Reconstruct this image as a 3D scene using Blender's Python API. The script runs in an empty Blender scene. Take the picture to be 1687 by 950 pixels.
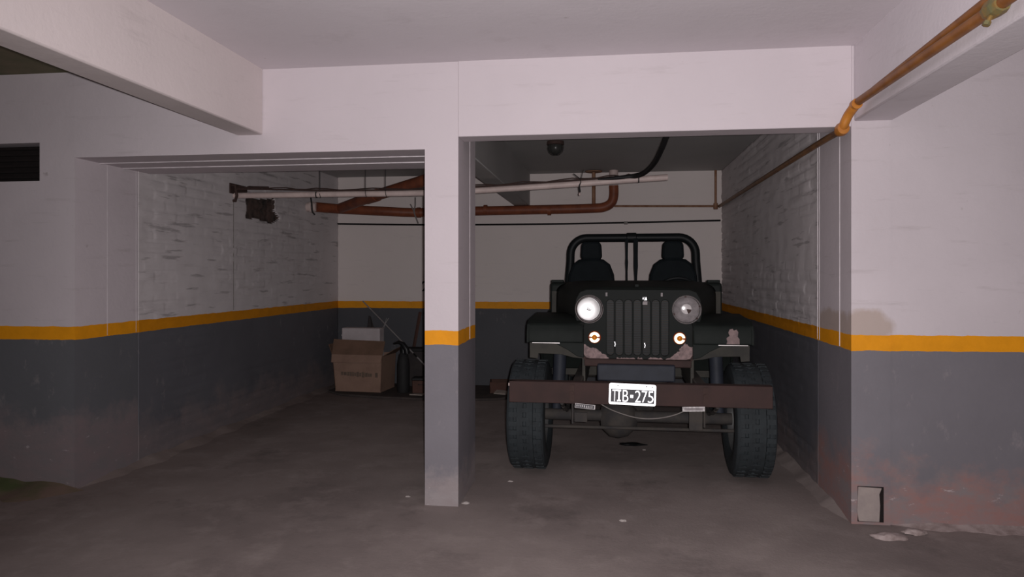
import bpy, bmesh, math, random
from mathutils import Vector, Matrix, noise
R = math.radians
random.seed(7)
scene = bpy.context.scene
COL = scene.collection

# ---------------------------------------------------------------- camera, light, exposure
H = 1.33                       # camera height (m)
YAW = math.atan(156.5 / 1177)  # camera turned left of the bay axis
FPX = 1177.0
cam_d = bpy.data.cameras.new('camera'); cam = bpy.data.objects.new('camera', cam_d); COL.objects.link(cam)
cam_d.sensor_width = 36; cam_d.lens = 36 * FPX / 1687
cam_d.shift_y = -23 / 1687
cam_d.clip_start = .05
cam.location = (0, 0, H); cam.rotation_euler = (R(90), 0, YAW)
scene.camera = cam

w = bpy.data.worlds.new('world'); scene.world = w; w.use_nodes = True
w.node_tree.nodes['Background'].inputs[0].default_value = (.55, .47, .47, 1)
w.node_tree.nodes['Background'].inputs[1].default_value = .12

fl = bpy.data.lights.new('camera_flash', 'SPOT'); flo = bpy.data.objects.new('camera_flash', fl); COL.objects.link(flo)
fl.energy = 470; fl.color = (1, .955, .958); fl.spot_size = R(134); fl.spot_blend = 1; fl.shadow_soft_size = .012
flo.location = (.03, .0, H + .012); flo.rotation_euler = (R(90), 0, R(3))

scene.view_settings.view_transform = 'Standard'; scene.view_settings.look = 'None'
scene.view_settings.exposure = 0; scene.view_settings.gamma = 1
scene.view_settings.use_curve_mapping = False

CO, SI = math.cos(YAW), math.sin(YAW)
def at(px, py, Y=None, X=None, z=None):
    """point of the place seen in direction (px,py), at depth Y, or on the wall X, or at height z"""
    u = (px - 843.5) / FPX; v = (452 - py) / FPX
    rx, ry = u * CO - SI, u * SI + CO
    d = Y / ry if Y is not None else (X / rx if X is not None else (z - H) / v)
    return Vector((rx * d, ry * d, H + v * d))

# ---------------------------------------------------------------- materials
def nt(name, rough=.8, metal=0., spec=.3):
    m = bpy.data.materials.new(name); m.use_nodes = True
    t = m.node_tree; b = t.nodes['Principled BSDF']
    b.inputs['Roughness'].default_value = rough; b.inputs['Metallic'].default_value = metal
    b.inputs['Specular IOR Level'].default_value = spec
    return m, t, b
def node(t, typ, **kw):
    n = t.nodes.new(typ)
    for k, v in kw.items(): setattr(n, k, v)
    return n
def ramp(t, fac, stops):
    n = t.nodes.new('ShaderNodeValToRGB'); e = n.color_ramp.elements
    while len(e) < len(stops): e.new(.5)
    for el, (p, c) in zip(e, stops):
        el.position = p; el.color = (*c, 1) if len(c) == 3 else c
    t.links.new(fac, n.inputs[0]); return n.outputs[0]
def bwramp(t, fac, a, b): return ramp(t, fac, [(a, (0, 0, 0)), (b, (1, 1, 1))])
def mix(t, fac, a, b, mode='MIX'):
    n = node(t, 'ShaderNodeMix', data_type='RGBA', blend_type=mode)
    for s, v in ((n.inputs[0], fac), (n.inputs[6], a), (n.inputs[7], b)):
        if isinstance(v, (int, float)): s.default_value = v
        elif isinstance(v, tuple): s.default_value = (*v, 1)
        else: t.links.new(v, s)
    return n.outputs[2]
def math_(t, op, a, b=None, clamp=False):
    n = node(t, 'ShaderNodeMath', operation=op, use_clamp=clamp)
    for s, v in ((n.inputs[0], a), (n.inputs[1], b)):
        if v is None: continue
        if isinstance(v, (int, float)): s.default_value = v
        else: t.links.new(v, s)
    return n.outputs[0]
def noise_(t, vec, scale, detail=4, rough=.6, sc=None):
    if sc:
        mp = node(t, 'ShaderNodeMapping'); mp.inputs['Scale'].default_value = sc
        t.links.new(vec, mp.inputs[0]); vec = mp.outputs[0]
    n = node(t, 'ShaderNodeTexNoise'); n.inputs['Scale'].default_value = scale
    n.inputs['Detail'].default_value = detail; n.inputs['Roughness'].default_value = rough
    t.links.new(vec, n.inputs['Vector']); return n.outputs['Fac']
def bump(t, b, h, strength, dist=.01):
    n = node(t, 'ShaderNodeBump'); n.inputs['Strength'].default_value = strength; n.inputs['Distance'].default_value = dist
    t.links.new(h, n.inputs['Height']); t.links.new(n.outputs[0], b.inputs['Normal'])

WHITE = (.63, .565, .595); YELLOW = (.84, .33, .008); GREY = (.20, .187, .208)
def wall_material(name, brick=None, white=WHITE, grey=GREY, peel=.3, dirt=.5, striped=True, yellow=YELLOW, peelcol=(.40, .27, .26), soft=(.30, .27, .27), blot=False):
    m, t, b = nt(name, .62, 0, .25)
    pos = node(t, 'ShaderNodeNewGeometry').outputs['Position']
    sep = node(t, 'ShaderNodeSeparateXYZ'); t.links.new(pos, sep.inputs[0]); z = sep.outputs[2]
    n1 = noise_(t, pos, 1.3, 5); n2 = noise_(t, pos, 9, 5); n3 = noise_(t, pos, 40, 3)
    c = mix(t, math_(t, 'MULTIPLY', bwramp(t, n1, .35, .75), dirt * .45), white, tuple(x * .72 for x in white))
    # horizontal dull board marks and smudges
    sm = noise_(t, pos, 2.2, 6, .7, (1, 1, 9))
    c = mix(t, math_(t, 'MULTIPLY', bwramp(t, sm, .58, .74), dirt * .5), c, (.36, .31, .31))
    if brick:     # short dark open joints showing through the whitewash
        jn = noise_(t, pos, 1.6, 4, .6, (1, 1.3, 14)); c = mix(t, math_(t, 'MULTIPLY', bwramp(t, jn, .60, .66), .55), c, (.22, .20, .20))
    sp = bwramp(t, n2, .70, .76)
    c = mix(t, math_(t, 'MULTIPLY', sp, dirt * .6), c, (.25, .20, .19))
    if striped:
        zz = math_(t, 'ADD', z, math_(t, 'MULTIPLY', math_(t, 'SUBTRACT', n2, .5), .018))
        g = mix(t, bwramp(t, n1, .3, .75), grey, tuple(x * .8 for x in grey))
        scf = bwramp(t, noise_(t, pos, 6, 6, .75, (1.6, 1.6, .8)), .60, .72)
        g = mix(t, math_(t, 'MULTIPLY', scf, .25 * dirt + .08), g, (.42, .36, .36))
        # peeled, damp-stained foot
        pe = math_(t, 'ADD', z, math_(t, 'MULTIPLY', math_(t, 'SUBTRACT', noise_(t, pos, 2.6, 6, .7), .5), .85))
        pm = math_(t, 'LESS_THAN', pe, peel)
        pm2 = bwramp(t, math_(t, 'SUBTRACT', peel + .12, pe), .0, .16)
        pc = mix(t, bwramp(t, noise_(t, pos, 5, 6, .7, (1, 1, 2)), .38, .62), peelcol, soft)
        pc = mix(t, bwramp(t, noise_(t, pos, 11, 5, .7, (1, 1, 2.5)), .64, .70), pc, tuple(min(.5, q * 1.9) for q in soft))
        g = mix(t, math_(t, 'MULTIPLY', pm2, .8), g, pc)
        yl = mix(t, bwramp(t, n2, .35, .8), yellow, tuple(x * .82 for x in yellow))
        c = mix(t, math_(t, 'LESS_THAN', zz, 1.008), c, yl)
        c = mix(t, math_(t, 'LESS_THAN', zz, .925), c, g)
    if blot:      # plaster scar beside the corner, just above the stripe
        ex = math_(t, 'POWER', math_(t, 'MULTIPLY', math_(t, 'SUBTRACT', sep.outputs[0], 1.38), 7.5), 2.0)
        ez = math_(t, 'POWER', math_(t, 'MULTIPLY', math_(t, 'SUBTRACT', z, 1.05), 10.), 2.0)
        e = math_(t, 'ADD', math_(t, 'ADD', ex, ez), math_(t, 'MULTIPLY', n2, 1.6))
        bl = math_(t, 'MULTIPLY', bwramp(t, math_(t, 'SUBTRACT', 2.0, e), 0., .5), math_(t, 'GREATER_THAN', zz, 1.008))
        c = mix(t, math_(t, 'MULTIPLY', bl, .7), c, (.42, .32, .26))
    t.links.new(c, b.inputs['Base Color'])
    h = math_(t, 'ADD', math_(t, 'MULTIPLY', n3, .25), math_(t, 'MULTIPLY', n2, .6))
    bump(t, b, h, .35, .01)
    return m
M = {}
M['wall'] = wall_material('painted_wall', peel=.10, peelcol=(.30, .25, .25), soft=(.34, .30, .30))
M['wall_l'] = wall_material('painted_wall_peeled', grey=(.13, .132, .145), peel=.38, dirt=.8, peelcol=(.215, .165, .17), soft=(.185, .16, .165))  # peeled foot, grey band set darker than on the other front walls
M['wall_right'] = wall_material('painted_wall_worn', peel=.24, dirt=.8, peelcol=(.33, .17, .15), soft=(.25, .205, .205), blot=True)
M['side'] = wall_material('painted_brick', brick=True, white=(.66, .61, .62), grey=(.125, .124, .14), peel=.22, dirt=.9, yellow=(.66, .25, .006), peelcol=(.20, .16, .16), soft=(.16, .14, .145))
M['back'] = wall_material('painted_back_wall', white=(.72, .645, .625), grey=(.085, .086, .096), peel=-1, dirt=.35, yellow=(.8, .32, .008))
M['ceil'] = wall_material('ceiling_paint', white=(.70, .645, .68), dirt=.5, striped=False)
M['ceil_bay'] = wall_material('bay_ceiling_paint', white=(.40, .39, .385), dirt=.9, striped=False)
M['beam'] = wall_material('beam_paint', white=(.68, .605, .60), dirt=.5, striped=False)

def simple(name, col, rough=.6, metal=0, col2=None, scale=12, b_=0., spec=.3, lo=.4, hi=.65):
    m, t, b = nt(name, rough, metal, spec)
    if col2 is None:
        col2 = tuple(x * .75 for x in col)
    co = node(t, 'ShaderNodeTexCoord').outputs['Object']
    n = noise_(t, co, scale, 5, .65)
    t.links.new(mix(t, bwramp(t, n, lo, hi), col, col2), b.inputs['Base Color'])
    if b_: bump(t, b, n, b_, .004)
    return m
M['ceil_dark'] = simple('brown_green_ceiling', (.20, .165, .11), .9, 0, (.12, .125, .07), 2.5)  # darker brown-green mottling for the ceiling left of the beam
M['dark_hole'] = simple('shade_black', (.014, .010, .010), .95)  # near-black paints in the shade of the vent opening and cover gap
M['broken'] = simple('exposed_broken_brick', (.10, .065, .055), .95, 0, (.03, .027, .025), 7, .8)
M['trim'] = simple('pale_angle_bead', (.66, .61, .63), .5, 0)
M['gas_over'] = simple('brown_ochre_pipe_paint', (.27, .105, .025), .5, 0, (.19, .07, .02), 10, .2, .4)
M['gas'] = simple('ochre_pipe_paint', (.50, .19, .025), .45, 0, (.34, .115, .02), 10, .2, .5)
M['gas_dark'] = simple('ochre_pipe_paint_dark', (.22, .10, .035), .5, 0, (.13, .06, .03), 10, .2, .5)  # darker tone of the ochre for the bay length
M['drain'] = simple('brown_drain_pipe', (.23, .068, .032), .5, 0, (.15, .045, .025), 8)
M['thinpipe'] = simple('rusty_thin_pipe', (.30, .17, .11), .7, 0, (.20, .09, .05), 10)
M['pvc'] = simple('off_white_plastic_pipe', (.62, .50, .47), .45, 0, (.48, .38, .36), 5)
M['cable'] = simple('black_cable', (.012, .011, .012), .6)
M['green_paint'] = simple('greenish_fitting', (.14, .13, .06), .5, 0, (.25, .13, .03), 20)
M['lampdark'] = simple('dirty_lamp_glass', (.035, .035, .033), .3)
M['grime'] = simple('grimy_bracket', (.06, .035, .03), .8)
M['body'] = simple('dark_green_body_paint', (.0145, .018, .0165), .6, 0, (.010, .0125, .0115), 4, .1, .12)
M['under'] = simple('underbody_grime', (.060, .052, .046), .85, 0, (.035, .033, .034), 7, .3)
M['inner'] = simple('dusty_inner_panel', (.062, .058, .050), .85, 0, (.045, .043, .04), 7)
M['rustbar'] = simple('rusty_brown_steel', (.055, .031, .028), .8, 0, (.042, .026, .024), 6, .3)
M['bluegrey'] = simple('dark_blue_grey_metal', (.026, .03, .042), .6)
M['tyre'] = simple('dark_rubber', (.026, .032, .036), .75, 0, (.02, .024, .027), 20)
M['rim'] = simple('dull_steel_rim', (.10, .10, .10), .5, .4)
M['blackvinyl'] = simple('black_vinyl', (.007, .010, .012), .7, spec=.1)
M['blackpaint'] = simple('black_tube_paint', (.006, .008, .009), .5, 0, (.009, .010, .011), spec=.2)
M['chrome'] = simple('tarnished_chrome', (.60, .56, .56), .38, .9)
M['reflector'] = simple('silvered_reflector', (.97, .97, .97), .52, 1, (.9, .9, .9))
M['greyrefl'] = simple('grey_reflector', (.30, .27, .275), .6, 0, (.20, .18, .185), 30)
M['bulbshield'] = simple('bulb_shield', (.66, .62, .62), .8)
M['platewhite'] = simple('reflective_plate_white', (.97, .97, 1.0), .46, 1, (.95, .95, .98))
M['plateblack'] = simple('plate_black', (.10, .10, .11), .6)
M['amber'] = simple('amber_plastic', (.95, .30, .012), .35, 0, (.45, .10, .004), 30)
M['amberrefl'] = simple('amber_reflector', (1, .86, .58), .36, 1, (.98, .8, .5), 30)
M['amberrim'] = simple('amber_rim', (.35, .05, .005), .4)
M['tag'] = simple('worn_reflective_tag', (.55, .52, .52), .5, .5, (.3, .28, .28), 60)
M['primer'] = simple('pink_primer', (.26, .19, .185), .85, 0, (.16, .12, .12), 14)
M['card'] = simple('brown_cardboard', (.29, .185, .14), .9, 0, (.23, .145, .11), 5)
M['carddark'] = simple('brown_cardboard_shaded', (.17, .10, .07), .9, 0, (.13, .08, .055), 5)  # darker card colour paints in the shade on the tilted flaps
M['ink'] = simple('faded_ink', (.12, .088, .07), .9, 0, (.17, .12, .09), 30)
M['foam'] = simple('white_foam', (.50, .45, .46), .8, 0, (.42, .37, .38), 4)
M['alu'] = simple('bare_aluminium', (.36, .34, .34), .45, .3)
M['blackplastic'] = simple('black_plastic', (.012, .012, .013), .4)
M['junk'] = simple('dusty_dark_cloth', (.05, .043, .042), .95, 0, (.035, .03, .032), 6, .5)
M['canister'] = simple('dark_canister_plastic', (.022, .021, .022), .7)
M['wood'] = simple('old_brown_wood', (.10, .05, .04), .85, 0, (.07, .04, .03), 6)
M['mat'] = simple('worn_dark_mat', (.075, .060, .056), .95, 0, (.05, .042, .04), 5, .3)
M['paper'] = simple('dirty_paper', (.34, .29, .26), .9)
M['cream'] = simple('cream_plaster_cover', (.34, .285, .265), .8, 0, (.27, .225, .22), 8, .3)
M['mortar'] = simple('pale_mortar', (.40, .33, .32), .95, 0, (.27, .21, .20), 16, .8)
M['moss'] = simple('mossy_dirt', (.17, .115, .09), .98, 0, (.075, .09, .035), 2.2, .8)
M['strap'] = simple('grey_wire', (.2, .18, .17), .6)
M['pebble'] = simple('pale_chip', (.5, .45, .43), .8)

# clear lens: mostly see-through with a sheen
def lens_mat():
    m = bpy.data.materials.new('lens_glass'); m.use_nodes = True; t = m.node_tree
    t.nodes.clear(); o = node(t, 'ShaderNodeOutputMaterial'); a = node(t, 'ShaderNodeBsdfTransparent')
    g = node(t, 'ShaderNodeBsdfGlossy'); g.inputs['Roughness'].default_value = .12
    mx = node(t, 'ShaderNodeMixShader'); mx.inputs[0].default_value = .07
    t.links.new(a.outputs[0], mx.inputs[1]); t.links.new(g.outputs[0], mx.inputs[2]); t.links.new(mx.outputs[0], o.inputs[0])
    return m
M['lens'] = lens_mat()

def floor_mat():
    m, t, b = nt('worn_concrete_floor', .72, 0, .25)
    pos = node(t, 'ShaderNodeNewGeometry').outputs['Position']
    sep = node(t, 'ShaderNodeSeparateXYZ'); t.links.new(pos, sep.inputs[0])
    n1 = noise_(t, pos, .9, 6, .6); n2 = noise_(t, pos, 3.2, 6, .7); n3 = noise_(t, pos, 60, 3)
    c = mix(t, bwramp(t, n1, .32, .68), (.31, .262, .247), (.185, .153, .146))
    c = mix(t, math_(t, 'MULTIPLY', bwramp(t, n2, .52, .72), .55), c, (.38, .325, .305))
    c = mix(t, math_(t, 'MULTIPLY', bwramp(t, noise_(t, pos, 1.7, 6, .7), .56, .7), .6), c, (.12, .10, .096))
    # warm brown and green at the damp left edge
    lx = math_(t, 'ADD', sep.outputs[0], math_(t, 'MULTIPLY', n2, 1.2))
    lf = bwramp(t, math_(t, 'MULTIPLY', math_(t, 'ADD', lx, 4.6), .33), 0., .85)
    c = mix(t, lf, (.165, .105, .085), c)
    t.links.new(c, b.inputs['Base Color'])
    bump(t, b, math_(t, 'ADD', math_(t, 'MULTIPLY', n3, .3), n2), .35, .012)
    return m
M['floor'] = floor_mat()

def grille_mat():
    m, t, b = nt('green_paint_with_primer', .65, 0, .12)
    co = node(t, 'ShaderNodeTexCoord').outputs['Object']
    sep = node(t, 'ShaderNodeSeparateXYZ'); t.links.new(co, sep.inputs[0])
    n = noise_(t, co, 14, 5, .6)
    ax = math_(t, 'ABSOLUTE', sep.outputs[0])
    # chipped to primer along the foot, widest towards the corners
    lim = math_(t, 'ADD', .772, math_(t, 'MULTIPLY', bwramp(t, ax, .17, .30), .085))
    lim = math_(t, 'ADD', lim, math_(t, 'MULTIPLY', math_(t, 'SUBTRACT', n, .42), .09))
    f = math_(t, 'LESS_THAN', sep.outputs[2], lim)
    n2 = noise_(t, co, 40, 4)
    c = mix(t, f, (.0135, .0155, .0148), mix(t, bwramp(t, n2, .4, .65), (.30, .215, .21), (.17, .125, .125)))
    t.links.new(c, b.inputs['Base Color']); return m
M['grille'] = grille_mat()

# ---------------------------------------------------------------- mesh helpers
class MB:
    def __init__(s): s.v = []; s.f = []
    def add(s, vs, fs):
        o = len(s.v); s.v += [tuple(p) for p in vs]; s.f += [tuple(i + o for i in f) for f in fs]; return s
    def box(s, x0, x1, y0, y1, z0, z1, mat=None):
        vs = [Vector((x, y, z)) for z in (z0, z1) for y in (y0, y1) for x in (x0, x1)]
        if mat: vs = [mat @ p for p in vs]
        return s.add(vs, [(0, 2, 3, 1), (4, 5, 7, 6), (0, 1, 5, 4), (2, 6, 7, 3), (0, 4, 6, 2), (1, 3, 7, 5)])
    def tube(s, pts, r, seg=12, cap=True):
        pts = [Vector(p) for p in pts]; n = len(pts)
        rs = r if isinstance(r, (list, tuple)) else [r] * n
        t0 = (pts[1] - pts[0]).normalized()
        nrm = t0.cross(Vector((0, 0, 1)) if abs(t0.z) < .9 else Vector((1, 0, 0))).normalized()
        vs = []
        for i, p in enumerate(pts):
            t = ((pts[min(i + 1, n - 1)] - p).normalized() + (p - pts[max(i - 1, 0)]).normalized())
            t = t.normalized() if t.length > 1e-6 else t0
            nrm = (nrm - t * nrm.dot(t)).normalized(); bn = t.cross(nrm)
            for k in range(seg):
                a = 2 * math.pi * k / seg
                vs.append(p + (nrm * math.cos(a) + bn * math.sin(a)) * rs[i])
        fs = [(i * seg + k, i * seg + (k + 1) % seg, (i + 1) * seg + (k + 1) % seg, (i + 1) * seg + k) for i in range(n - 1) for k in range(seg)]
        if cap: fs += [tuple(range(seg))[::-1], tuple(range((n - 1) * seg, n * seg))]
        return s.add(vs, fs)
    def lathe(s, prof, o=(0, 0, 0), ax='X', seg=32, sweep=None):
        """prof = [(radius, along)]; ring about the axis through o"""
        o = Vector(o); vs = []
        for (r, h) in prof:
            for k in range(seg):
                a = 2 * math.pi * k / seg; c_, s_ = r * math.cos(a), r * math.sin(a)
                vs.append(o + (Vector((h, c_, s_)) if ax == 'X' else Vector((c_, h, s_)) if ax == 'Y' else Vector((c_, s_, h))))
        n = len(prof)
        fs = [(i * seg + k, i * seg + (k + 1) % seg, (i + 1) * seg + (k + 1) % seg, (i + 1) * seg + k) for i in range(n - 1) for k in range(seg)]
        if prof[0][0] > 1e-4: pass
        return s.add(vs, fs)
    def prism(s, poly, a0, a1, ax='X'):
        """poly in the two other axes (x: (y,z), y: (x,z), z: (x,y)), extruded a0..a1"""
        def P(p, a): return (a, p[0], p[1]) if ax == 'X' else (p[0], a, p[1]) if ax == 'Y' else (p[0], p[1], a)
        n = len(poly); vs = [P(p, a0) for p in poly] + [P(p, a1) for p in poly]
        fs = [tuple(range(n)), tuple(range(n, 2 * n))[::-1]] + [(i, (i + 1) % n, n + (i + 1) % n, n + i) for i in range(n)]
        return s.add(vs, fs)
    def loft(s, secs, cap=True):
        n = len(secs[0]); vs = [p for q in secs for p in q]
        fs = [(i * n + k, i * n + k + 1, (i + 1) * n + k + 1, (i + 1) * n + k) for i in range(len(secs) - 1) for k in range(n - 1)]
        if cap: fs += [tuple(range(n)), tuple(range((len(secs) - 1) * n, len(secs) * n))[::-1]]
        return s.add(vs, fs)
    def build(s, name, mat, parent=None, label=None, smooth=False, bevel=0, origin=(0, 0, 0), solid=0, sub=0, seg=2, kind=None):
        me = bpy.data.meshes.new(name); o = Vector(origin)
        me.from_pydata([tuple(Vector(p) - o) for p in s.v], [], s.f); me.update()
        bm = bmesh.new(); bm.from_mesh(me); bmesh.ops.remove_doubles(bm, verts=bm.verts, dist=1e-5)
        bmesh.ops.recalc_face_normals(bm, faces=bm.faces); bm.to_mesh(me); bm.free()
        return finish(me, name, mat, parent, label, smooth, bevel, origin, solid, sub, seg, kind)
def finish(me, name, mat, parent=None, label=None, smooth=False, bevel=0, origin=(0, 0, 0), solid=0, sub=0, seg=2, kind=None):
    me.materials.clear(); me.materials.append(M[mat] if isinstance(mat, str) else mat)
    ob = bpy.data.objects.new(name, me); COL.objects.link(ob); ob.location = origin
    if parent: ob.parent = parent
    if label: ob['label'] = label
    if kind: ob['kind'] = kind
    if solid:
        q = ob.modifiers.new('solid', 'SOLIDIFY'); q.thickness = solid; q.offset = 0
    if bevel:
        q = ob.modifiers.new('bevel', 'BEVEL'); q.width = bevel; q.segments = seg; q.limit_method = 'ANGLE'; q.angle_limit = R(35)
    if sub:
        q = ob.modifiers.new('sub', 'SUBSURF'); q.levels = sub; q.render_levels = sub
    if smooth or sub or bevel:
        for p in me.polygons: p.use_smooth = True
        if not sub:
            try: me.set_sharp_from_angle(angle=R(38))
            except Exception: pass
    return ob
def thing(name, label, cat, loc=(0, 0, 0), rz=0, group=None):
    o = bpy.data.objects.new(name, None); COL.objects.link(o); o.location = loc; o.rotation_euler = (0, 0, rz)
    o.empty_display_size = .1
    o['label'] = label; o['category'] = cat
    if group: o['group'] = group
    return o
def tag(o, label, cat, group=None):
    o['label'] = label; o['category'] = cat
    if group: o['group'] = group
    return o
def struct(o, label=None, cat=None):
    o['kind'] = 'structure'
    if label: o['label'] = label
    if cat: o['category'] = cat
    return o
def curve_plate(name, splines, thick, to=lambda p: p, bevel=0.):
    """flat plate with holes from 2-D outlines, mapped by to((x,y,z))"""
    cu = bpy.data.curves.new(name, 'CURVE'); cu.dimensions = '2D'; cu.fill_mode = 'BOTH'; cu.extrude = thick / 2
    if bevel: cu.bevel_depth = bevel; cu.bevel_resolution = 1; cu.offset = -bevel
    for pts in splines:
        sp = cu.splines.new('POLY'); sp.points.add(len(pts) - 1); sp.use_cyclic_u = True
        for q, p in zip(sp.points, pts): q.co = (p[0], p[1], 0, 1)
    ob = bpy.data.objects.new(name, cu); COL.objects.link(ob)
    dg = bpy.context.evaluated_depsgraph_get(); dg.update()
    me = bpy.data.meshes.new_from_object(ob.evaluated_get(dg)); bpy.data.objects.remove(ob)
    for v in me.vertices: v.co = to(v.co.copy())
    me.name = name; return me
def text_mesh(txt, size, thick=.001, sx=1., align='CENTER', bold=0.):
    cu = bpy.data.curves.new('lettering', 'FONT'); cu.body = txt; cu.size = size; cu.extrude = thick; cu.align_x = align; cu.align_y = 'CENTER'; cu.offset = bold
    ob = bpy.data.objects.new('lettering', cu); COL.objects.link(ob)
    dg = bpy.context.evaluated_depsgraph_get(); dg.update()
    me = bpy.data.meshes.new_from_object(ob.evaluated_get(dg)); bpy.data.objects.remove(ob)
    for v in me.vertices: v.co = Vector((v.co.x * sx, -v.co.z, v.co.y))   # stands up, facing -Y
    return me
def rrect(x0, x1, z0, z1, r, n=5):
    pts = []
    for cx, cz, a0 in ((x1 - r, z1 - r, 0), (x0 + r, z1 - r, 90), (x0 + r, z0 + r, 180), (x1 - r, z0 + r, 270)):
        for i in range(n + 1):
            a = R(a0 + 90 * i / n); pts.append((cx + r * math.cos(a), cz + r * math.sin(a)))
    return pts
def circ(cx, cz, r, n=28): return [(cx + r * math.cos(2 * math.pi * i / n), cz + r * math.sin(2 * math.pi * i / n)) for i in range(n)]
def smooth_path(pts, n=8):
    pts = [Vector(p) for p in pts]; out = []
    for i in range(len(pts) - 1):
        p0 = pts[max(i - 1, 0)]; p1 = pts[i]; p2 = pts[i + 1]; p3 = pts[min(i + 2, len(pts) - 1)]
        for k in range(n):
            t = k / n
            out.append(.5 * ((2 * p1) + (p2 - p0) * t + (2 * p0 - 5 * p1 + 4 * p2 - p3) * t * t + (3 * p1 - p0 - 3 * p2 + p3) * t ** 3))
    out.append(pts[-1]); return out

# ---------------------------------------------------------------- the setting
YF, YB = 4.02, 8.38
XL, XR = -3.26, 1.293
ZC, ZB = 2.55, 2.515
BACKY = -3.2
m = MB(); m.box(-7, 5, BACKY, YB + .2, -.1, 0); struct(m.build('floor', 'floor'))
m = MB(); m.box(-2.1, 1.45, BACKY, YF + .2, ZC, ZC + .15); m.box(1.45, 5, BACKY, YF + .2, ZC, ZC + .15); struct(m.build('ceiling', 'ceil'))
m = MB(); m.box(-7, -2.1, BACKY, YF + .05, ZC + .03, ZC + .18); struct(m.build('ceiling', 'ceil_dark'), 'dark brown-green ceiling at upper left beyond the beam', 'ceiling')
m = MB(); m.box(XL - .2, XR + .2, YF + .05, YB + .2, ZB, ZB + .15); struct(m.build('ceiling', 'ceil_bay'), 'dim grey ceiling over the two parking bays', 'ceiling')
m = MB(); m.box(XL - .2, XR + .2, YB, YB + .15, 0, ZB); struct(m.build('wall_back', 'back'))
# front wall: left of the bays (with the vent opening), the headers, the right wall
m = MB()
vx0, vx1, vz0, vz1 = -4.25, -3.50, 1.912, 2.15
m.box(-7, vx0, YF, YF + .25, 0, 2.62); m.box(vx0, vx1, YF, YF + .25, 0, vz0); m.box(vx0, vx1, YF, YF + .25, vz1, 2.62)
m.box(vx1, XL - .15, YF, YF + .25, 0, 2.62)
struct(m.build('wall_left', 'wall_l'), 'white and grey striped wall left of the empty parking bay', 'wall')
m = MB(); m.box(vx0 + .002, vx1 - .002, YF + .06, YF + .24, vz0 + .002, vz1 - .002)
vent = thing('wall_vent', 'dark rectangular vent opening high on the left wall', 'vent', (-3.87, YF, vz0))
m2 = MB(); m2.box(vx0 + .004 + 3.87, vx1 - .004 + 3.87, .10, .14, .004, vz1 - vz0 - .004); m2.build('backing', 'dark_hole', vent)
for k in range(6):
    z = .025 + k * .036
    q = MB(); q.box(vx0 + 3.875, vx1 + 3.865, .05, .075, z, z + .012, Matrix.Identity(4)); q.build('slat', 'dark_hole', vent)
m = MB(); m.box(XL, -1.042, YF, YF + .73, 2.052, ZC + .02)
struct(m.build('beam', 'wall'), 'deep white header beam over the empty left bay', 'beam')
m = MB(); m.box(-.845, XR, YF - .008, YF + .15, 2.118, ZC + .02)
struct(m.build('beam', 'wall', bevel=.004), 'white header beam over the bay with the parked vehicle', 'beam')
m = MB(); m.box(-1.042, -.845, YF, YF + .53, 0, ZC + .02)
struct(m.build('column', 'wall'), 'white and grey column with yellow stripe between the bays', 'column')
m = MB(); m.box(XR, 1.49, YF, YF + .6, 0, ZC + .02)
struct(m.build('column', 'wall_right'), 'white and grey column at the right edge of the right bay', 'column')
m = MB(); m.box(1.49, 5, YF + .012, YF + .25, 0, ZC + .02); struct(m.build('wall_right', 'wall_right'), 'striped wall right of the bays with damp peeling foot', 'wall')
# beams towards the camera
m = MB(); m.box(-2.19, -2.03, BACKY, YF, 2.16, ZC + .05); struct(m.build('beam', 'beam', bevel=.008), 'pale beam crossing the ceiling at upper left', 'beam')
m = MB(); m.box(1.305, 1.50, BACKY, YF, 2.147, ZC + .02); struct(m.build('beam', 'ceil', bevel=.008), 'grey ceiling beam at upper right beside the ochre pipes', 'beam')
m = MB(); m.box(-1.07, -.90, YF + .53, YB, 2.13, ZB + .02); struct(m.build('beam', 'ceil_bay', bevel=.006), 'grey beam running to the back wall above the column', 'beam')

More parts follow.
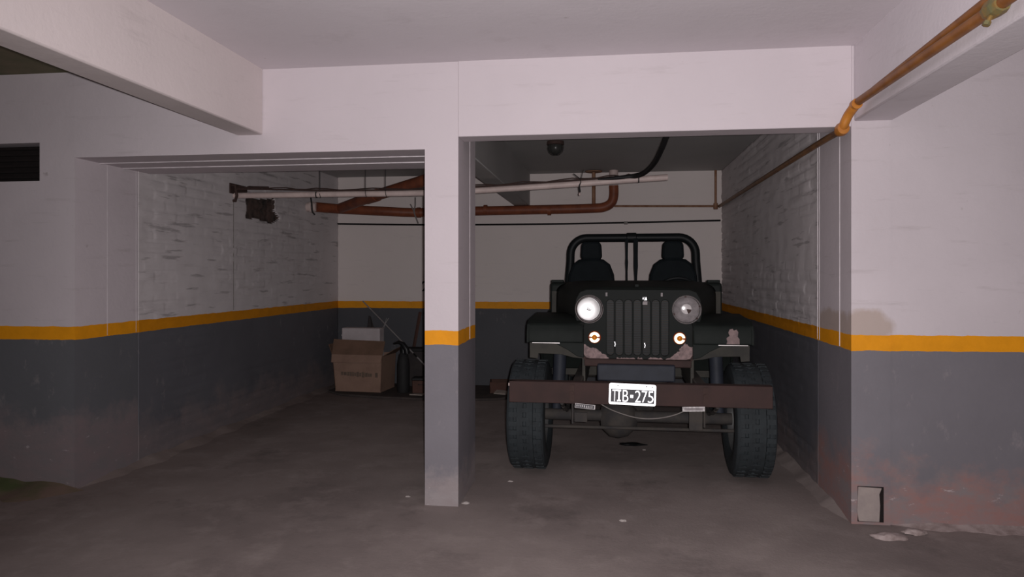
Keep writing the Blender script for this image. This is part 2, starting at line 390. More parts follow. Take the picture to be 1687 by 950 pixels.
# brick side walls: real relief, course by course
def brick_wall(name, X, sgn, y0, y1, seed, holes=(), label=None, mat='side'):
    ny, nz = int((y1 - y0) / .014), int(ZB / .014)
    me = bpy.data.meshes.new(name); vs = []; hole = set()
    def inhole(y, z):
        for poly in holes:
            c = False; j = len(poly) - 1
            for i in range(len(poly)):
                (yi, zi), (yj, zj) = poly[i], poly[j]
                if (zi > z) != (zj > z) and y < (yj - yi) * (z - zi) / (zj - zi) + yi: c = not c
                j = i
            if c: return True
        return False
    for j in range(nz + 1):
        z = ZB * j / nz
        for i in range(ny + 1):
            y = y0 + (y1 - y0) * i / ny
            course = z / .075; row = math.floor(course); fz = course - row
            yy = y / .26 + (.5 if row % 2 else 0) ; fy = yy - math.floor(yy)
            joint = max(0, 1 - min(fz, 1 - fz) / .16); jy = max(0, 1 - min(fy, 1 - fy) / .07) * .18
            cover = noise.noise(Vector((y * 1.1, z * 1.4, seed)))            # plaster hides some joints
            k = max(0, min(1, .55 + cover * 2.2))
            bid = noise.noise(Vector((math.floor(yy) * 3.1 + seed, row * 5.7, 1.3)))
            d = (max(joint, jy) * .014 - bid * .006) * k + noise.noise(Vector((y * 7, z * 9, seed + 5))) * .003 + noise.noise(Vector((y * 2.5, z * 16, seed + 9))) * .005
            if z < .98: d *= .45
            d *= min(1, i / 8)
            if inhole(y + noise.noise(Vector((y * 5, z * 5, 2))) * .02, z + noise.noise(Vector((y * 5, z * 5, 7))) * .02):
                d += .022 + .012 * noise.noise(Vector((y * 20, z * 20, 3))); hole.add(len(vs))
            vs.append((X + sgn * d, y, z))
    fs = []; mi = []
    for j in range(nz):
        for i in range(ny):
            a = j * (ny + 1) + i; f = (a, a + 1, a + ny + 2, a + ny + 1)
            fs.append(f if sgn < 0 else f[::-1]); mi.append(1 if sum(q in hole for q in f) >= 2 else 0)
    me.from_pydata(vs, [], fs); me.update()
    o = finish(me, name, mat, smooth=False); me.materials.append(M['broken'])
    for p, q in zip(me.polygons, mi): p.material_index = q; p.use_smooth = True
    q = o.modifiers.new('solid', 'SOLIDIFY'); q.thickness = .1; q.offset = -1
    return struct(o, label, 'wall')
def hz(px, py):
    p = at(px, py, X=XL); return (p.y, p.z)
hole = [hz(405, 327), hz(452, 329), hz(452, 345), hz(462, 362), hz(448, 366), hz(425, 361), hz(404, 359), hz(408, 345)]
brick_wall('wall_left', XL, -1, YF + .6, YB, 3.3, [hole], 'whitewashed brick side wall of the empty left bay')
m = MB(); m.box(XL - .15, XL, YF, YF + .6, 0, 2.62)
struct(m.build('wall_left', 'wall_l'), 'smooth pilaster at the front of the left bay side wall', 'wall')
brick_wall('wall_right', XR, 1, YF + .6, YB, 8.1, [], 'whitewashed brick side wall beside the parked vehicle')
# pale edge beads
n_tr = [0]
def bead(x, y, z0, z1, r=.004):
    n_tr[0] += 1
    m = MB(); m.tube([(x, y, z0), (x, y, z1)], r, 6); struct(m.build('trim_%d' % n_tr[0], 'trim'))
bead(-.844, 4.36, .93, 2.30, .002); bead(XR, 4.21, .93, 2.10, .0035); bead(XR, 4.595, .93, 2.5, .003); bead(XR, 4.64, .93, 2.5, .002)
bead(XL, 4.31, .93, 2.05, .0016); bead(XL, 4.60, .93, 2.05, .0016)
n_tr[0] += 1; m = MB(); m.box(XL, -1.042, 4.24, 4.255, 2.047, 2.053); m.box(XL, -1.042, 4.46, 4.475, 2.046, 2.053); struct(m.build('trim_%d' % n_tr[0], 'trim'))
# rest of the garage behind the camera
m = MB(); m.box(-7, 5, BACKY - .1, BACKY, 0, ZC); struct(m.build('wall_rear', 'ceil'))

# ---------------------------------------------------------------- pipes
def flange(m, p, r, ax, th=.02): m.lathe([(0, -th / 2), (r, -th / 2), (r, th / 2), (0, th / 2)], p, ax, 20)
# ochre gas pipe along the right wall, then out under the ceiling beam
gp = thing('gas_pipe', 'ochre pipe along right bay wall, jointed at header corner, running overhead toward camera', 'pipe', (1.22, YF - .1, 2.0))
def loc(o, p): return Vector(p) - o.location
zb = 2.115 - .012
m = MB(); m.tube([loc(gp, p) for p in smooth_path([(1.265, YB - .03, 2.105), (1.255, 6.2, 2.107), (1.235, YF + .35, 2.10), (1.225, YF - .06, 2.085)], 6)], .018)
m.build('bay_pipe', 'gas_dark', gp, 'darker length inside the bay', smooth=True)
m = MB()
m.tube([loc(gp, p) for p in smooth_path([(1.225, YF - .02, 2.088), (1.222, YF - .09, 2.10), (1.238, YF - .13, 2.155), (1.262, YF - .20, 2.205)], 6)], .024, 16)
m.lathe([(0, -.032), (.030, -.030), (.036, 0), (.030, .030), (0, .032)], loc(gp, (1.222, YF - .075, 2.092)), 'Y', 16)
m.lathe([(0, -.018), (.027, -.018), (.027, .018), (0, .018)], loc(gp, (1.255, YF - .19, 2.195)), 'Y', 16)
m.build('elbow_joint', 'gas', gp, 'bright ochre elbow joint', smooth=True)
m = MB(); m.tube([loc(gp, (1.262, YF - .20, 2.205)), loc(gp, (1.262, 1.2, 2.205)), loc(gp, (1.262, -1.0, 2.205))], .0205, 16)
m.build('overhead_pipe', 'gas_over', gp, smooth=True)
up = at(1640, 14, X=1.262)
m = MB(); m.lathe([(0, -.045), (.028, -.045), (.034, -.02), (.034, .02), (.028, .045), (0, .045)], loc(gp, (1.262, up.y, 2.205)), 'Y', 8)
m.tube([loc(gp, (1.262, up.y, 2.205)), loc(gp, (1.235, up.y, 2.150))], .007, 8); m.tube([loc(gp, (1.238, up.y, 2.160)), loc(gp, (1.233, up.y, 2.147))], .012, 6)
m.build('union_fitting', 'green_paint', gp, 'greenish union fitting with a small bolt')
u2 = MB(); u2.tube([(1.278, YF - .35, 2.235), (1.272, 2.6, 2.252), (1.272, 1.0, 2.266), (1.272, -1.0, 2.266)], [.006, .017, .018, .018], 14)
tag(u2.build('upper_pipe', 'gas_over', smooth=True, origin=(1.272, 2, 2.25)), 'thinner ochre pipe running just above the jointed one at upper right', 'pipe')

# white plastic pipe
PY = 5.86
pp = [at(386, 322, X=XL + .005)] + [at(px, py, Y=y) for px, py, y in ((470, 321, 5.9), (560, 319.6, 5.87), (690, 318, PY), (783, 314, PY), (870, 308.5, PY), (950, 303, PY), (1020, 297.6, PY), (1100, 292, PY))]
pvc = thing('plastic_pipe', 'long off-white plastic pipe hung across both bays under the ceiling', 'pipe', tuple(pp[3]))
m = MB(); m.tube([loc(pvc, p) for p in smooth_path(pp, 4)], .0255, 16); m.build('pipe', 'pvc', pvc, smooth=True)
for (px, py, y) in ((1052, 295.4, PY), (522, 320.6, 5.88)):
    p = at(px, py, Y=y); m = MB(); m.lathe([(.0262, -.005), (.0275, -.005), (.0275, .005), (.0262, .005)], loc(pvc, p), 'X', 18); m.build('clamp_band', 'cable', pvc)
def hanger(p, px_top=None):
    pts = [(p.x, p.y, ZB), (p.x, p.y, p.z + .03), (p.x + .012, p.y - .03, p.z), (p.x, p.y, p.z - .035)]
    m = MB(); m.tube(pts, .003, 6); m.build('hanger_wire', 'cable', pvc).matrix_parent_inverse = pvc.matrix_world.inverted()
bpy.context.view_layer.update()
for px, py, y in ((527, 320.5, 5.88), (602, 319, PY), (635, 318.5, PY)):
    p = at(px, py, Y=y)
    m = MB(); m.tube([loc(pvc, q) for q in ((p.x, p.y, ZB), (p.x, p.y, p.z + .03), (p.x + .01, p.y - .03, p.z), (p.x + .012, p.y - .012, p.z - .03))], .003, 6); m.build('hanger_wire', 'cable', pvc)
# grimy cable bundle along the top of the white pipe, thick black hose at the right
bp = at(386, 311, X=XL + .03)
q = [bp, at(470, 312, Y=5.9), at(560, 313.5, Y=5.87), at(700, 311.5, Y=PY), at(800, 306.5, Y=PY), at(900, 300, Y=PY), at(1000, 292.5, Y=PY), at(1040, 290, Y=PY)]
m = MB(); m.tube(smooth_path(q, 5), .007, 8); m.tube([p + Vector((0, .01, .012 + .008 * math.sin(i * 1.7))) for i, p in enumerate(smooth_path(q, 5))], .0045, 6)
tag(m.build('cable', 'grime', smooth=True, origin=tuple(bp)), 'thin grimy cables lying along the top of the white pipe', 'cable')
m = MB(); hp = smooth_path([(at(1112, 190, Y=4.9)), at(1099, 222, Y=5.0), at(1090, 245, Y=5.15), at(1078, 268, Y=5.4), at(1062, 284, Y=5.7), at(1045, 290, Y=PY - .02), at(1015, 293, Y=PY - .02), at(985, 296, Y=PY-.01)], 8)
n = len(hp); m.tube(hp, [.021 if i < n * .72 else .021 - .012 * (i - n * .72) / (n * .28) for i in range(n)], 14)
tag(m.build('hose', 'cable', smooth=True, origin=tuple(hp[0])), 'thick black hose dropping from the ceiling behind the right header', 'hose')
br = thing('pipe_bracket', 'dark grimy bracket on left brick wall holding the white pipe end', 'bracket', tuple(at(390, 315, X=XL)))
m = MB(); m.box(0, .012, -.13, .17, -.03, .06); m.build('wall_plate', 'grime', br, bevel=.004)
m = MB(); m.tube([(0, -.10, .04), (.04, -.10, .04), (.05, -.09, -.05), (.02, -.06, -.09), (0, -.06, -.09)], .014, 8); m.tube([(0, .1, .03), (.09, .05, .045), (.16, 0, .035), (.3, .0, .03)], .008, 8); m.build('hook', 'grime', br, smooth=True)
m = MB(); p0 = at(384, 340, X=XL); m.tube([(XL + .004, p0.y, p0.z + .04), (XL + .004, p0.y, 1.02)], .003, 6); tag(m.build('conduit', 'strap', origin=(XL, p0.y, 1.02)), 'thin vertical line of conduit below the bracket on left wall', 'conduit')
# hanging scrap of wire
p = at(955, 300, Y=PY - .03)
m = MB(); m.tube([(p.x, p.y, p.z + .035), (p.x + .01, p.y - .01, p.z), (p.x - .004, p.y, p.z - .03), (p.x + .002, p.y, p.z - .075), (p.x, p.y, p.z - .09)], [.003, .004, .006, .008, .002], 8)
m.tube([(p.x + .03, p.y, p.z + .10), (p.x + .012, p.y, p.z + .03)], .003, 6); m.tube([(p.x - .05, p.y, p.z + .07), (p.x - .0, p.y, p.z + .03)], .004, 6)
wh = m.build('hanging_hook', 'cable', smooth=True, origin=tuple(p)); tag(wh, 'black wire hook hanging from the white pipe above the vehicle', 'hook')
m = MB(); m.lathe([(0, -.012), (.007, -.01), (.009, 0), (.005, .012), (0, .02)], (0, 0, -.098), 'Z', 10); m.build('drip', 'pvc', wh, 'pale drop at the tip', smooth=True)

# brown drain pipes at the back
DY = 8.22
dp = thing('drain_pipe', 'large brown drain pipe running from left wall across the back of both bays', 'pipe', tuple(at(690, 350, Y=DY)))
left = at(506, 341, X=XL + .004); L2 = at(560, 344, Y=7.68)
path = [left + Vector((.10, 0, 0)), L2, at(625, 347.5, Y=7.98), at(690, 350, Y=8.14), at(783, 347.5, Y=DY), at(900, 345, Y=DY), at(975, 343, Y=DY), at(995, 341, Y=DY), at(1007, 334, Y=DY), at(1011, 322, Y=DY), at(1011, 306, Y=DY)]
m = MB(); m.tube([loc(dp, p) for p in smooth_path(path, 5)], .054, 20); m.build('pipe', 'drain', dp, smooth=True)
m = MB(); e = at(1011, 307, Y=DY); m.tube([loc(dp, e), loc(dp, (e.x, e.y, ZB))], .051, 20); m.build('riser', 'pvc', dp, 'pale riser to the ceiling', smooth=True)
m = MB(); m.tube([loc(dp, left), loc(dp, left + Vector((.11, .005, 0)))], [.05, .05], 18); m.tube([loc(dp, left + Vector((.04, 0, 0))), loc(dp, left + Vector((.065, 0, 0)))], [.062, .062], 18); m.build('collar', 'pvc', dp, 'dirty white end collar', smooth=True)
m = MB(); m.tube([loc(dp, left + Vector(v)) for v in ((.07, -.07, .12), (.085, -.075, .02), (.09, -.07, -.06), (.11, -.05, -.09))], .009, 8); m.build('strap', 'cable', dp, smooth=True)
for px in (690, 760, 800, 905):
    py = 350 if px == 690 else 347.5 if px < 800 else 346
    e = at(px, py, Y=DY if px > 700 else 8.14); m = MB(); m.lathe([(.0545, -.02), (.061, -.02), (.061, .02), (.0545, .02)], loc(dp, e), 'X', 20); m.build('coupling', 'drain', dp, smooth=True)
m = MB(); e0 = at(560, 343, Y=7.68); e1 = at(612, 324, Y=7.0); e2 = at(700, 297, Y=6.35); e3 = at(745, 284, Y=6.1)
m.tube([loc(dp, e0), loc(dp, e1), loc(dp, e2), loc(dp, e3), loc(dp, e3 + Vector((.04, -.02, .06))), loc(dp, (e3.x + .04, e3.y - .03, ZB))], .055, 18); m.build('branch_pipe', 'drain', dp, smooth=True)
m = MB(); m.tube([loc(dp, e1 + (e2 - e1) * -.08), loc(dp, e1 + (e2 - e1) * .12)], .064, 18); m.build('coupling', 'drain', dp, smooth=True)
# strap at px 683
m = MB(); a = at(676, 336, Y=8.06); b = at(689, 368, Y=8.06); m.tube([loc(dp, at(684, 325, Y=8.06)), loc(dp, at(684, 338, Y=8.06)), loc(dp, at(682, 350, Y=8.06)), loc(dp, b)], .008, 8); m.tube([loc(dp, a), loc(dp, at(683, 350, Y=8.06))], .007, 8); m.build('strap', 'strap', dp, smooth=True)
# thin rusty pipes on the back wall
tp = thing('water_pipe', 'thin rusty pipe along the back wall above the vehicle with two risers', 'pipe', tuple(at(1100, 340, Y=YB - .04)))
m = MB(); m.tube([loc(tp, at(1012, 339.5, Y=YB - .03)), loc(tp, at(1180, 339.5, Y=YB - .03))], .013, 10); m.build('pipe', 'thinpipe', tp, smooth=True)
e = at(1179, 339.5, Y=YB - .03); m = MB(); m.tube([loc(tp, e), loc(tp, (e.x, e.y, ZB))], .014, 10); m.build('riser', 'thinpipe', tp, smooth=True)
m = MB(); m.lathe([(0, -.035), (.024, -.035), (.028, 0), (.024, .035), (0, .035)], loc(tp, e), 'Z', 12); m.build('tee_fitting', 'thinpipe', tp, smooth=True)
e = at(978, 338, Y=DY - .05); e = Vector((e.x, DY, e.z)); m = MB(); m.tube([(e.x, e.y, e.z + .0), (e.x, e.y, ZB)], .021, 12)
m.v = [tuple(loc(dp, q)) for q in m.v]; rp = m.build('vent_riser', 'thinpipe', dp, 'thin rusty riser to a ceiling flange', smooth=True)
m = MB(); m.lathe([(0, -.012), (.09, -.012), (.10, .0), (0, .004)], loc(dp, (e.x, e.y, ZB - .006)), 'Z', 20); m.build('flange', 'thinpipe', rp, smooth=True)
# black cable across the back wall
a = at(556, 368.5, Y=YB - .008); b_ = at(783, 370, Y=YB - .008); c_ = at(1187, 363, Y=YB - .008)
m = MB(); m.tube(smooth_path([a, at(670, 370, Y=YB - .008), b_, at(960, 368, Y=YB - .008), c_], 6), .0105, 8)
wc = m.build('wall_cable', 'cable', smooth=True, origin=tuple(a)); tag(wc, 'thin black cable stapled straight across the back wall', 'cable')
e = at(1031, 367, Y=YB - .012) - a; m = MB(); m.box(e.x - .02, e.x + .02, e.y - .012, e.y + .01, e.z - .018, e.z + .018); m.build('clip', 'strap', wc)
# ceiling lamp
p = at(915, 233, z=ZB)
cl = thing('ceiling_lamp', 'small dark round unlit lamp on the bay ceiling', 'lamp', (p.x, p.y, ZB))
m = MB(); m.lathe([(0, 0), (.075, 0), (.078, -.03), (.06, -.035), (0, -.035)], ax='Z'); m.build('base', 'grime', cl, smooth=True)
m = MB(); m.lathe([(.062, -.03), (.068, -.06), (.056, -.095), (.03, -.115), (0, -.12)], ax='Z'); m.build('glass_dome', 'lampdark', cl, smooth=True)
for k in range(8):
    a = math.pi * k / 8 * 2; m = MB(); m.tube([(math.cos(a) * r, math.sin(a) * r, z) for r, z in ((.068, -.03), (.073, -.06), (.061, -.098), (.033, -.12), (0, -.125))], .003, 6); m.build('guard_wire', 'lampdark', cl)
# painted number on the back wall, mostly behind the column
me = text_mesh('2', .17, .0005, 1.0, 'LEFT', .004); p = at(695, 472, Y=YB - .0012)
o = finish(me, 'painted_number', 'cable'); o.location = p; tag(o, 'black painted number on back wall, mostly hidden by the column', 'number')

# ---------------------------------------------------------------- foot of the walls
cv = thing('patch_cover', 'small cream plaster cover at the foot of the right column', 'cover', (1.385, YF, .016))
m = MB(); m.box(-.061, .070, -.004, -.001, -.001, .187); m.build('shadow_gap', 'dark_hole', cv, 'dark plate painted as the shadow gap round the cover')  # black plate stands in for the shadow round the cover
m = MB(); m.prism([(-.058, .004), (.046, .002), (.05, .09), (.046, .150), (.058, .182), (-.060, .186), (-.066, .06)], -.014, -.004, 'Y'); m.build('panel', 'cream', cv, bevel=.003)
def lump(name, mat, c, sx, sy, sz, seed, label=None, cat=None, n=10):
    bm = bmesh.new(); bmesh.ops.create_icosphere(bm, subdivisions=3, radius=1)
    for v in bm.verts:
        k = 1 + .35 * noise.noise(v.co * 1.6 + Vector((seed, seed, 0))) + .12 * noise.noise(v.co * 5 + Vector((seed, 0, 0)))
        v.co = Vector((v.co.x * sx * k, v.co.y * sy * k, max(v.co.z, -.15) * sz * k))
    zmin = min(v.co.z for v in bm.verts)
    for v in bm.verts: v.co.z -= zmin
    me = bpy.data.meshes.new(name); bm.to_mesh(me); bm.free()
    o = finish(me, name, mat, smooth=True); o.location = c
    for p in me.polygons: p.use_smooth = True
    if label: tag(o, label, cat)
    return o
g0 = at(1462, 884, z=0)
lump('mortar_chunk', 'mortar', (g0.x, g0.y - .02, 0), .085, .04, .022, 1, 'flat pale mortar chunk on floor below the cream cover', 'rubble')
g0 = at(1500, 878, z=0); lump('mortar_chunk', 'mortar', (g0.x + .02, g0.y, 0), .06, .03, .018, 6, 'smaller mortar chunk at foot of the right wall', 'rubble')
# crumbled mortar fillets along the outer walls
def fillet(name, x0, x1, yb, depth, height, mat, seed, label, cat):
    n = 90; secs = []
    for i in range(n + 1):
        x = x0 + (x1 - x0) * i / n; k = .55 + .9 * abs(noise.noise(Vector((x * 2.2, seed, 0)))) + .3 * noise.noise(Vector((x * 9, seed, 4)))
        e = min(1, i / 8, (n - i) / 8); k *= e; d, h = depth * k + .002, height * k + .001
        secs.append([Vector((x, yb, 0)), Vector((x, yb, h)), Vector((x, yb - d * .3, h * (.62 + .2 * noise.noise(Vector((x * 14, seed, 1)))))), Vector((x, yb - d * .7, h * .3)), Vector((x, yb - d, 0.0))])
    m = MB(); m.loft(secs); o = m.build(name, mat, smooth=True, origin=((x0 + x1) / 2, yb, 0)); tag(o, label, cat); o['kind'] = 'stuff'; return o
fillet('dirt_ridge', -5.6, -3.20, YF, .42, .07, 'moss', 2.2, 'mossy dirt heaped along the foot of the far left wall', 'dirt')
fillet('mortar_ridge', 1.50, 3.2, YF + .012, .09, .024, 'mortar', 5.1, 'crumbled pale mortar along the foot of the right wall', 'rubble')
def fillet_y(x, y0, y1, sg, depth, height, mat, seed, label):
    n = 70; secs = []
    for i in range(n + 1):
        y = y0 + (y1 - y0) * i / n; k = (.6 + .8 * abs(noise.noise(Vector((y * 2, seed, 0)))) + .3 * noise.noise(Vector((y * 9, seed, 4)))) * min(1, i / 5, (n - i) / 5)
        d, h = depth * k + .002, height * k + .001
        secs.append([Vector((x, y, 0)), Vector((x, y, h)), Vector((x + sg * d * .35, y, h * .6)), Vector((x + sg * d * .7, y, h * .25)), Vector((x + sg * d, y, 0))])
    m = MB(); m.loft(secs); o = m.build('dirt_ridge', mat, smooth=True, origin=(x, (y0 + y1) / 2, 0)); tag(o, label, 'dirt'); o['kind'] = 'stuff'
fillet_y(XR + .004, 4.05, 7.8, -1, .10, .05, 'floor', 3.1, 'grey dirt along the foot of the wall beside the vehicle')
fillet_y(XL - .004, 4.05, 8.2, 1, .12, .03, 'floor', 9.1, 'grey dirt along the foot of the empty bay wall')
# chips and scraps on the floor
for (px, py, s, lab) in ((841, 793, .010, 'small pale chip on floor in front of the left front tyre'), (672, 818, .009, 'small pale chip on floor left of the column foot'),
                         (1061, 741, .008, 'tiny pale chip on floor under the vehicle beside the dark scrap'), (1026, 858, .012, 'pale chip on floor before the parked vehicle'), (767, 829, .015, 'pale flake beside the foot of the column')):
    g = at(px, py, z=0); lump('floor_chip', 'pebble', (g.x, g.y, 0), s * 1.6, s, s * .6, px * .01, lab, 'chip')
g = at(1042, 732, z=0); lump('dark_scrap', 'blackplastic', (g.x, g.y, 0), .105, .045, .012, 4.4, 'flat black scrap lying on the floor under the vehicle', 'scrap')

# ---------------------------------------------------------------- clutter at the back of the left bay
m = MB(); e0 = [(-3.1, 8.32), (-3.12, 7.72), (-2.9, 7.52), (-2.5, 7.42), (-2.0, 7.36), (-1.5, 7.38), (-1.15, 7.46), (-1.0, 7.6), (-1.0, 8.32)]
m.prism([tuple(p) for p in e0], 0, .025, 'Z'); tag(m.build('floor_mat', 'mat', bevel=.006, origin=(-2, 7.8, 0)), 'flat worn dark mat with curved edge under the clutter', 'mat')
MZ = .0255
bx = thing('cardboard_box', 'brown cardboard box with faded print and open flaps at back left', 'box', (-2.75, 7.66, MZ), R(-4))
m = MB(); x0, x1, y0, y1, zt = -.27, .27, 0, .42, .40
th = .008
m.box(x0, x1, y0, y1, 0, th); m.box(x0, x1, y0, y0 + th, th, zt); m.box(x0, x1, y1 - th, y1, th, zt); m.box(x0, x0 + th, y0, y1, th, zt); m.box(x1 - th, x1, y0, y1, th, zt)
for v in range(len(m.v)):
    x, y, z = m.v[v]; k = 1 + .10 * (z / zt) ** 2; m.v[v] = (x * k - .01 * (z / zt), y, z)
m.build('body', 'card', bx)
m = MB(); m.add([(-.31, -.003, .40), (.29, -.003, .40), (.30, .06, .56), (-.315, .06, .575)], [(0, 1, 2, 3)]); m.build('flap', 'carddark', bx, 'front flap standing up', solid=.006)
m = MB(); m.add([(.29, .0, .40), (.29, .42, .40), (.42, .40, .50), (.41, .02, .47)], [(0, 1, 2, 3)]); m.build('flap', 'carddark', bx, solid=.006)
m = MB(); m.add([(-.305, .0, .40), (-.305, .42, .40), (-.37, .40, .52), (-.36, .02, .52)], [(0, 1, 2, 3)]); m.build('flap', 'carddark', bx, solid=.006)
m = MB(); m.add([(-.31, -.004, .41), (.29, -.004, .41), (.28, -.04, .33), (-.30, -.04, .325)], [(0, 1, 2, 3)]); m.build('flap', 'card', bx, 'folded over lip flap', solid=.006)
m = MB(); xx = -.20
for i in range(11):
    wd = random.uniform(.018, .042); hh = random.uniform(.035, .06); m.box(xx, xx + wd, -.0025, -.0008, .20 - hh / 2 - i * .0012, .20 + hh / 2 - i * .0012); xx += wd + .006
m.build('print', 'ink', bx, 'faded dark lettering')
m = MB(); m.box(.205, .235, -.0025, -.0008, .165, .215); m.build('printed_mark', 'ink', bx)
fo = thing('foam_block', 'white foam packing block sticking up out of the cardboard box', 'foam block', (-2.765, 7.80, MZ + .012), R(-4))
m = MB(); m.box(-.235, .225, 0, .14, 0, .685); m.build('block', 'foam', fo, bevel=.012)
m = MB(); m.prism([(-.235, .595), (.22, .585), (.222, .60), (-.235, .61)], -.002, 0, 'Y'); m.build('groove', 'foam', fo)
# extra junk behind the foam
lump('cloth_bundle', 'junk', (-2.80, 8.24, .0255),  .10, .055, .66, 1.3, 'dark cloth bundle heaped against the back wall behind the box', 'cloth')
# black tool hooked at right of box
bt = thing('plastic_canister', 'dark canister with black cap standing right of the cardboard box', 'canister', (-2.24, 7.70, MZ))
m = MB(); m.lathe([(0, 0), (.065, 0), (.07, .02), (.07, .31), (.05, .42), (.03, .44), (0, .44)], ax='Z', seg=24); m.build('body', 'canister', bt, smooth=True)
m = MB(); m.tube([(-.10, -.03, .54), (-.04, -.05, .56), (.01, -.05, .54), (.05, -.05, .48), (.06, -.05, .43)], [.012, .02, .026, .034, .03], 12); m.lathe([(0, .42), (.035, .42), (.035, .50), (.02, .54), (0, .54)], ax='Z', seg=16); m.tube([(0, 0, .51), (-.03, -.04, .55)], .015, 8); m.build('cap_spout', 'blackplastic', bt, 'glossy black cap and spout', smooth=True)
# low dark boxes and sacks between box and column
sk = thing('storage_box', 'large dark dusty lidded box against the back wall, half hidden by the column', 'box', (-2.16, 8.10, MZ), R(0))
m = MB(); m.box(-.23, .23, 0, .18, 0, .41); m.build('body', 'junk', sk, bevel=.01)
m = MB(); m.box(-.24, .24, -.01, .19, .41, .445); m.build('lid', 'canister', sk, 'blacker lid', bevel=.008)
sb = thing('tool_case', 'small dark brown case on the mat behind the column', 'case', (-2.02, 7.64, MZ), R(6))
m = MB(); m.box(-.10, .12, 0, .16, 0, .14); m.build('body', 'wood', sb, bevel=.008)
m = MB(); m.box(-.105, .125, -.004, .164, .14, .17); m.build('lid', 'blackplastic', sb, bevel=.006)
m = MB(); m.tube([(-.03, -.005, .10), (-.03, -.025, .10), (.05, -.025, .10), (.05, -.005, .10)], .005, 8); m.build('handle', 'blackplastic', sb)
m = MB(); m.prism([(-.09, 0), (.05, -.02), (.09, .05), (-.03, .07)], 0, .012, 'Z'); o = m.build('paper_scrap', 'paper'); o.location = (-2.03, 7.52, MZ); tag(o, 'crumpled light paper scrap in front of the dark brown case', 'paper')
# plank leaning on the back wall
m = MB(); m.tube([(-2.37, 8.325, .05), (-2.22, 8.352, .88)], .020, 4); tag(m.build('wooden_plank', 'wood', origin=(-2.37, 8.325, .05)), 'reddish brown plank leaning against the back wall left of the column', 'plank')
# aluminium pole leaning
a = at(598, 496, Y=YB - .02); b_ = Vector((-1.62, 7.46, .05)); d = b_ - a
po = thing('telescopic_pole', 'thin bare metal pole leaning diagonally on the back wall above the box', 'pole', tuple(b_))
def pl(t): return a + d * t - b_
m = MB(); m.tube([pl(0), pl(.48)], .008, 10); m.build('upper_tube', 'alu', po, smooth=True)
m = MB(); m.tube([pl(.48), pl(.545)], .0085, 10); m.build('joint', 'blackplastic', po, 'black band painted for a shaded stretch', smooth=True)  # these black bands stand in for shaded gaps along the pole
m = MB(); m.tube([pl(.59), pl(.63)], .0085, 10); m.build('joint', 'blackplastic', po, 'black band painted for a shaded stretch', smooth=True)
m = MB(); m.tube([pl(.545), pl(.59)], .009, 10); m.tube([pl(.63), pl(.985)], .009, 10); m.build('lower_tube', 'alu', po, smooth=True)
c = pl(.27); m = MB(); m.tube([c + Vector((-.035, -.012, -.055)), c + Vector((0, -.012, 0)), c + Vector((.045, -.012, .07))], .004, 6); m.tube([c + Vector((-.01, -.014, -.05)), c + Vector((.02, -.014, .07))], .003, 6); m.build('cross_wire', 'alu', po)
# things right of the column
cr = thing('wooden_tray', 'dark brown tray on the floor between column and vehicle', 'tray', (-1.12, 7.78, MZ), R(8))
m = MB(); m.box(-.16, .10, 0, .25, 0, .015); m.box(-.16, .10, 0, .015, .015, .12); m.box(-.16, .10, .235, .25, .015, .12); m.box(-.16, -.145, .0, .25, .015, .12); m.box(.085, .10, 0, .25, .015, .12); m.build('body', 'wood', cr, bevel=.003)
m = MB(); m.prism([(-.02, .03), (.22, .0), (.25, .07), (.0, .12)], 0, .012, 'Z'); o = m.build('paper_scrap', 'paper'); g = at(795, 638, z=.06); o.location = (-1.20, 7.64, .026); o.rotation_euler = (R(14), 0, 0); tag(o, 'light crumpled sheet beside the brown tray right of the column', 'paper')

# ---------------------------------------------------------------- the vehicle
V = thing('off_road_vehicle', 'open-topped dark green off-road vehicle parked in the right bay, facing the camera', 'car', (.200, 4.90, 0), -.018)
def part(m, name, mat, parent=None, label=None, **k): return m.build(name, mat, parent or V, label, **k)
YG = -.17
# wheels
TR, TW = .372, .25
def wheel(x, y):
    wm = MB(); hw = TW / 2
    prof = [(.21, -hw * .82), (.25, -hw * .98), (.32, -hw), (.352, -hw * .93), (.365, -hw * .78)]
    for g in (-.5, 0, .5): prof += [(.366, hw * (g - .09)), (.358, hw * (g - .06)), (.358, hw * (g + .06)), (.366, hw * (g + .09))]
    prof += [(.365, hw * .78), (.352, hw * .93), (.32, hw), (.25, hw * .98), (.21, hw * .82)]
    wm.lathe(prof, (0, 0, 0), 'X', 56)
    for k in range(40):
        a = 2 * math.pi * k / 40; rt = Matrix.Rotation(a, 4, 'X')
        for sx in (-1, 1):
            wm.box(sx * hw * .62 - .022, sx * hw * .62 + .030 * 1, -.016, .016, .355, .3695, rt)
        rt2 = Matrix.Rotation(a + math.pi / 40, 4, 'X')
        wm.box(-.030, .030, -.013, .013, .355, .3690, rt2)
    w_ = bpy.data.objects.new('wheel', None); COL.objects.link(w_); w_.parent = V; w_.location = (x, y, TR + .001); w_.empty_display_size = .1
    part(wm, 'tyre', 'tyre', w_, smooth=True)
    r = MB(); s = 1 if x > 0 else -1
    r.lathe([(.212, -s * hw * .80), (.195, -s * hw * .6), (.19, s * hw * .2), (.19, s * hw * .55), (.215, s * hw * .8)], seg=40)
    r.lathe([(.19, s * hw * .15), (.12, s * hw * .25), (.09, s * hw * .1), (.05, s * hw * .1), (.05, s * hw * .45), (0, s * hw * .45)], seg=40)
    part(r, 'rim', 'rim', w_, smooth=True)
for (x, y) in ((-.72, 0), (.72, 0), (-.71, 2.08), (.71, 2.08)): wheel(x, y)
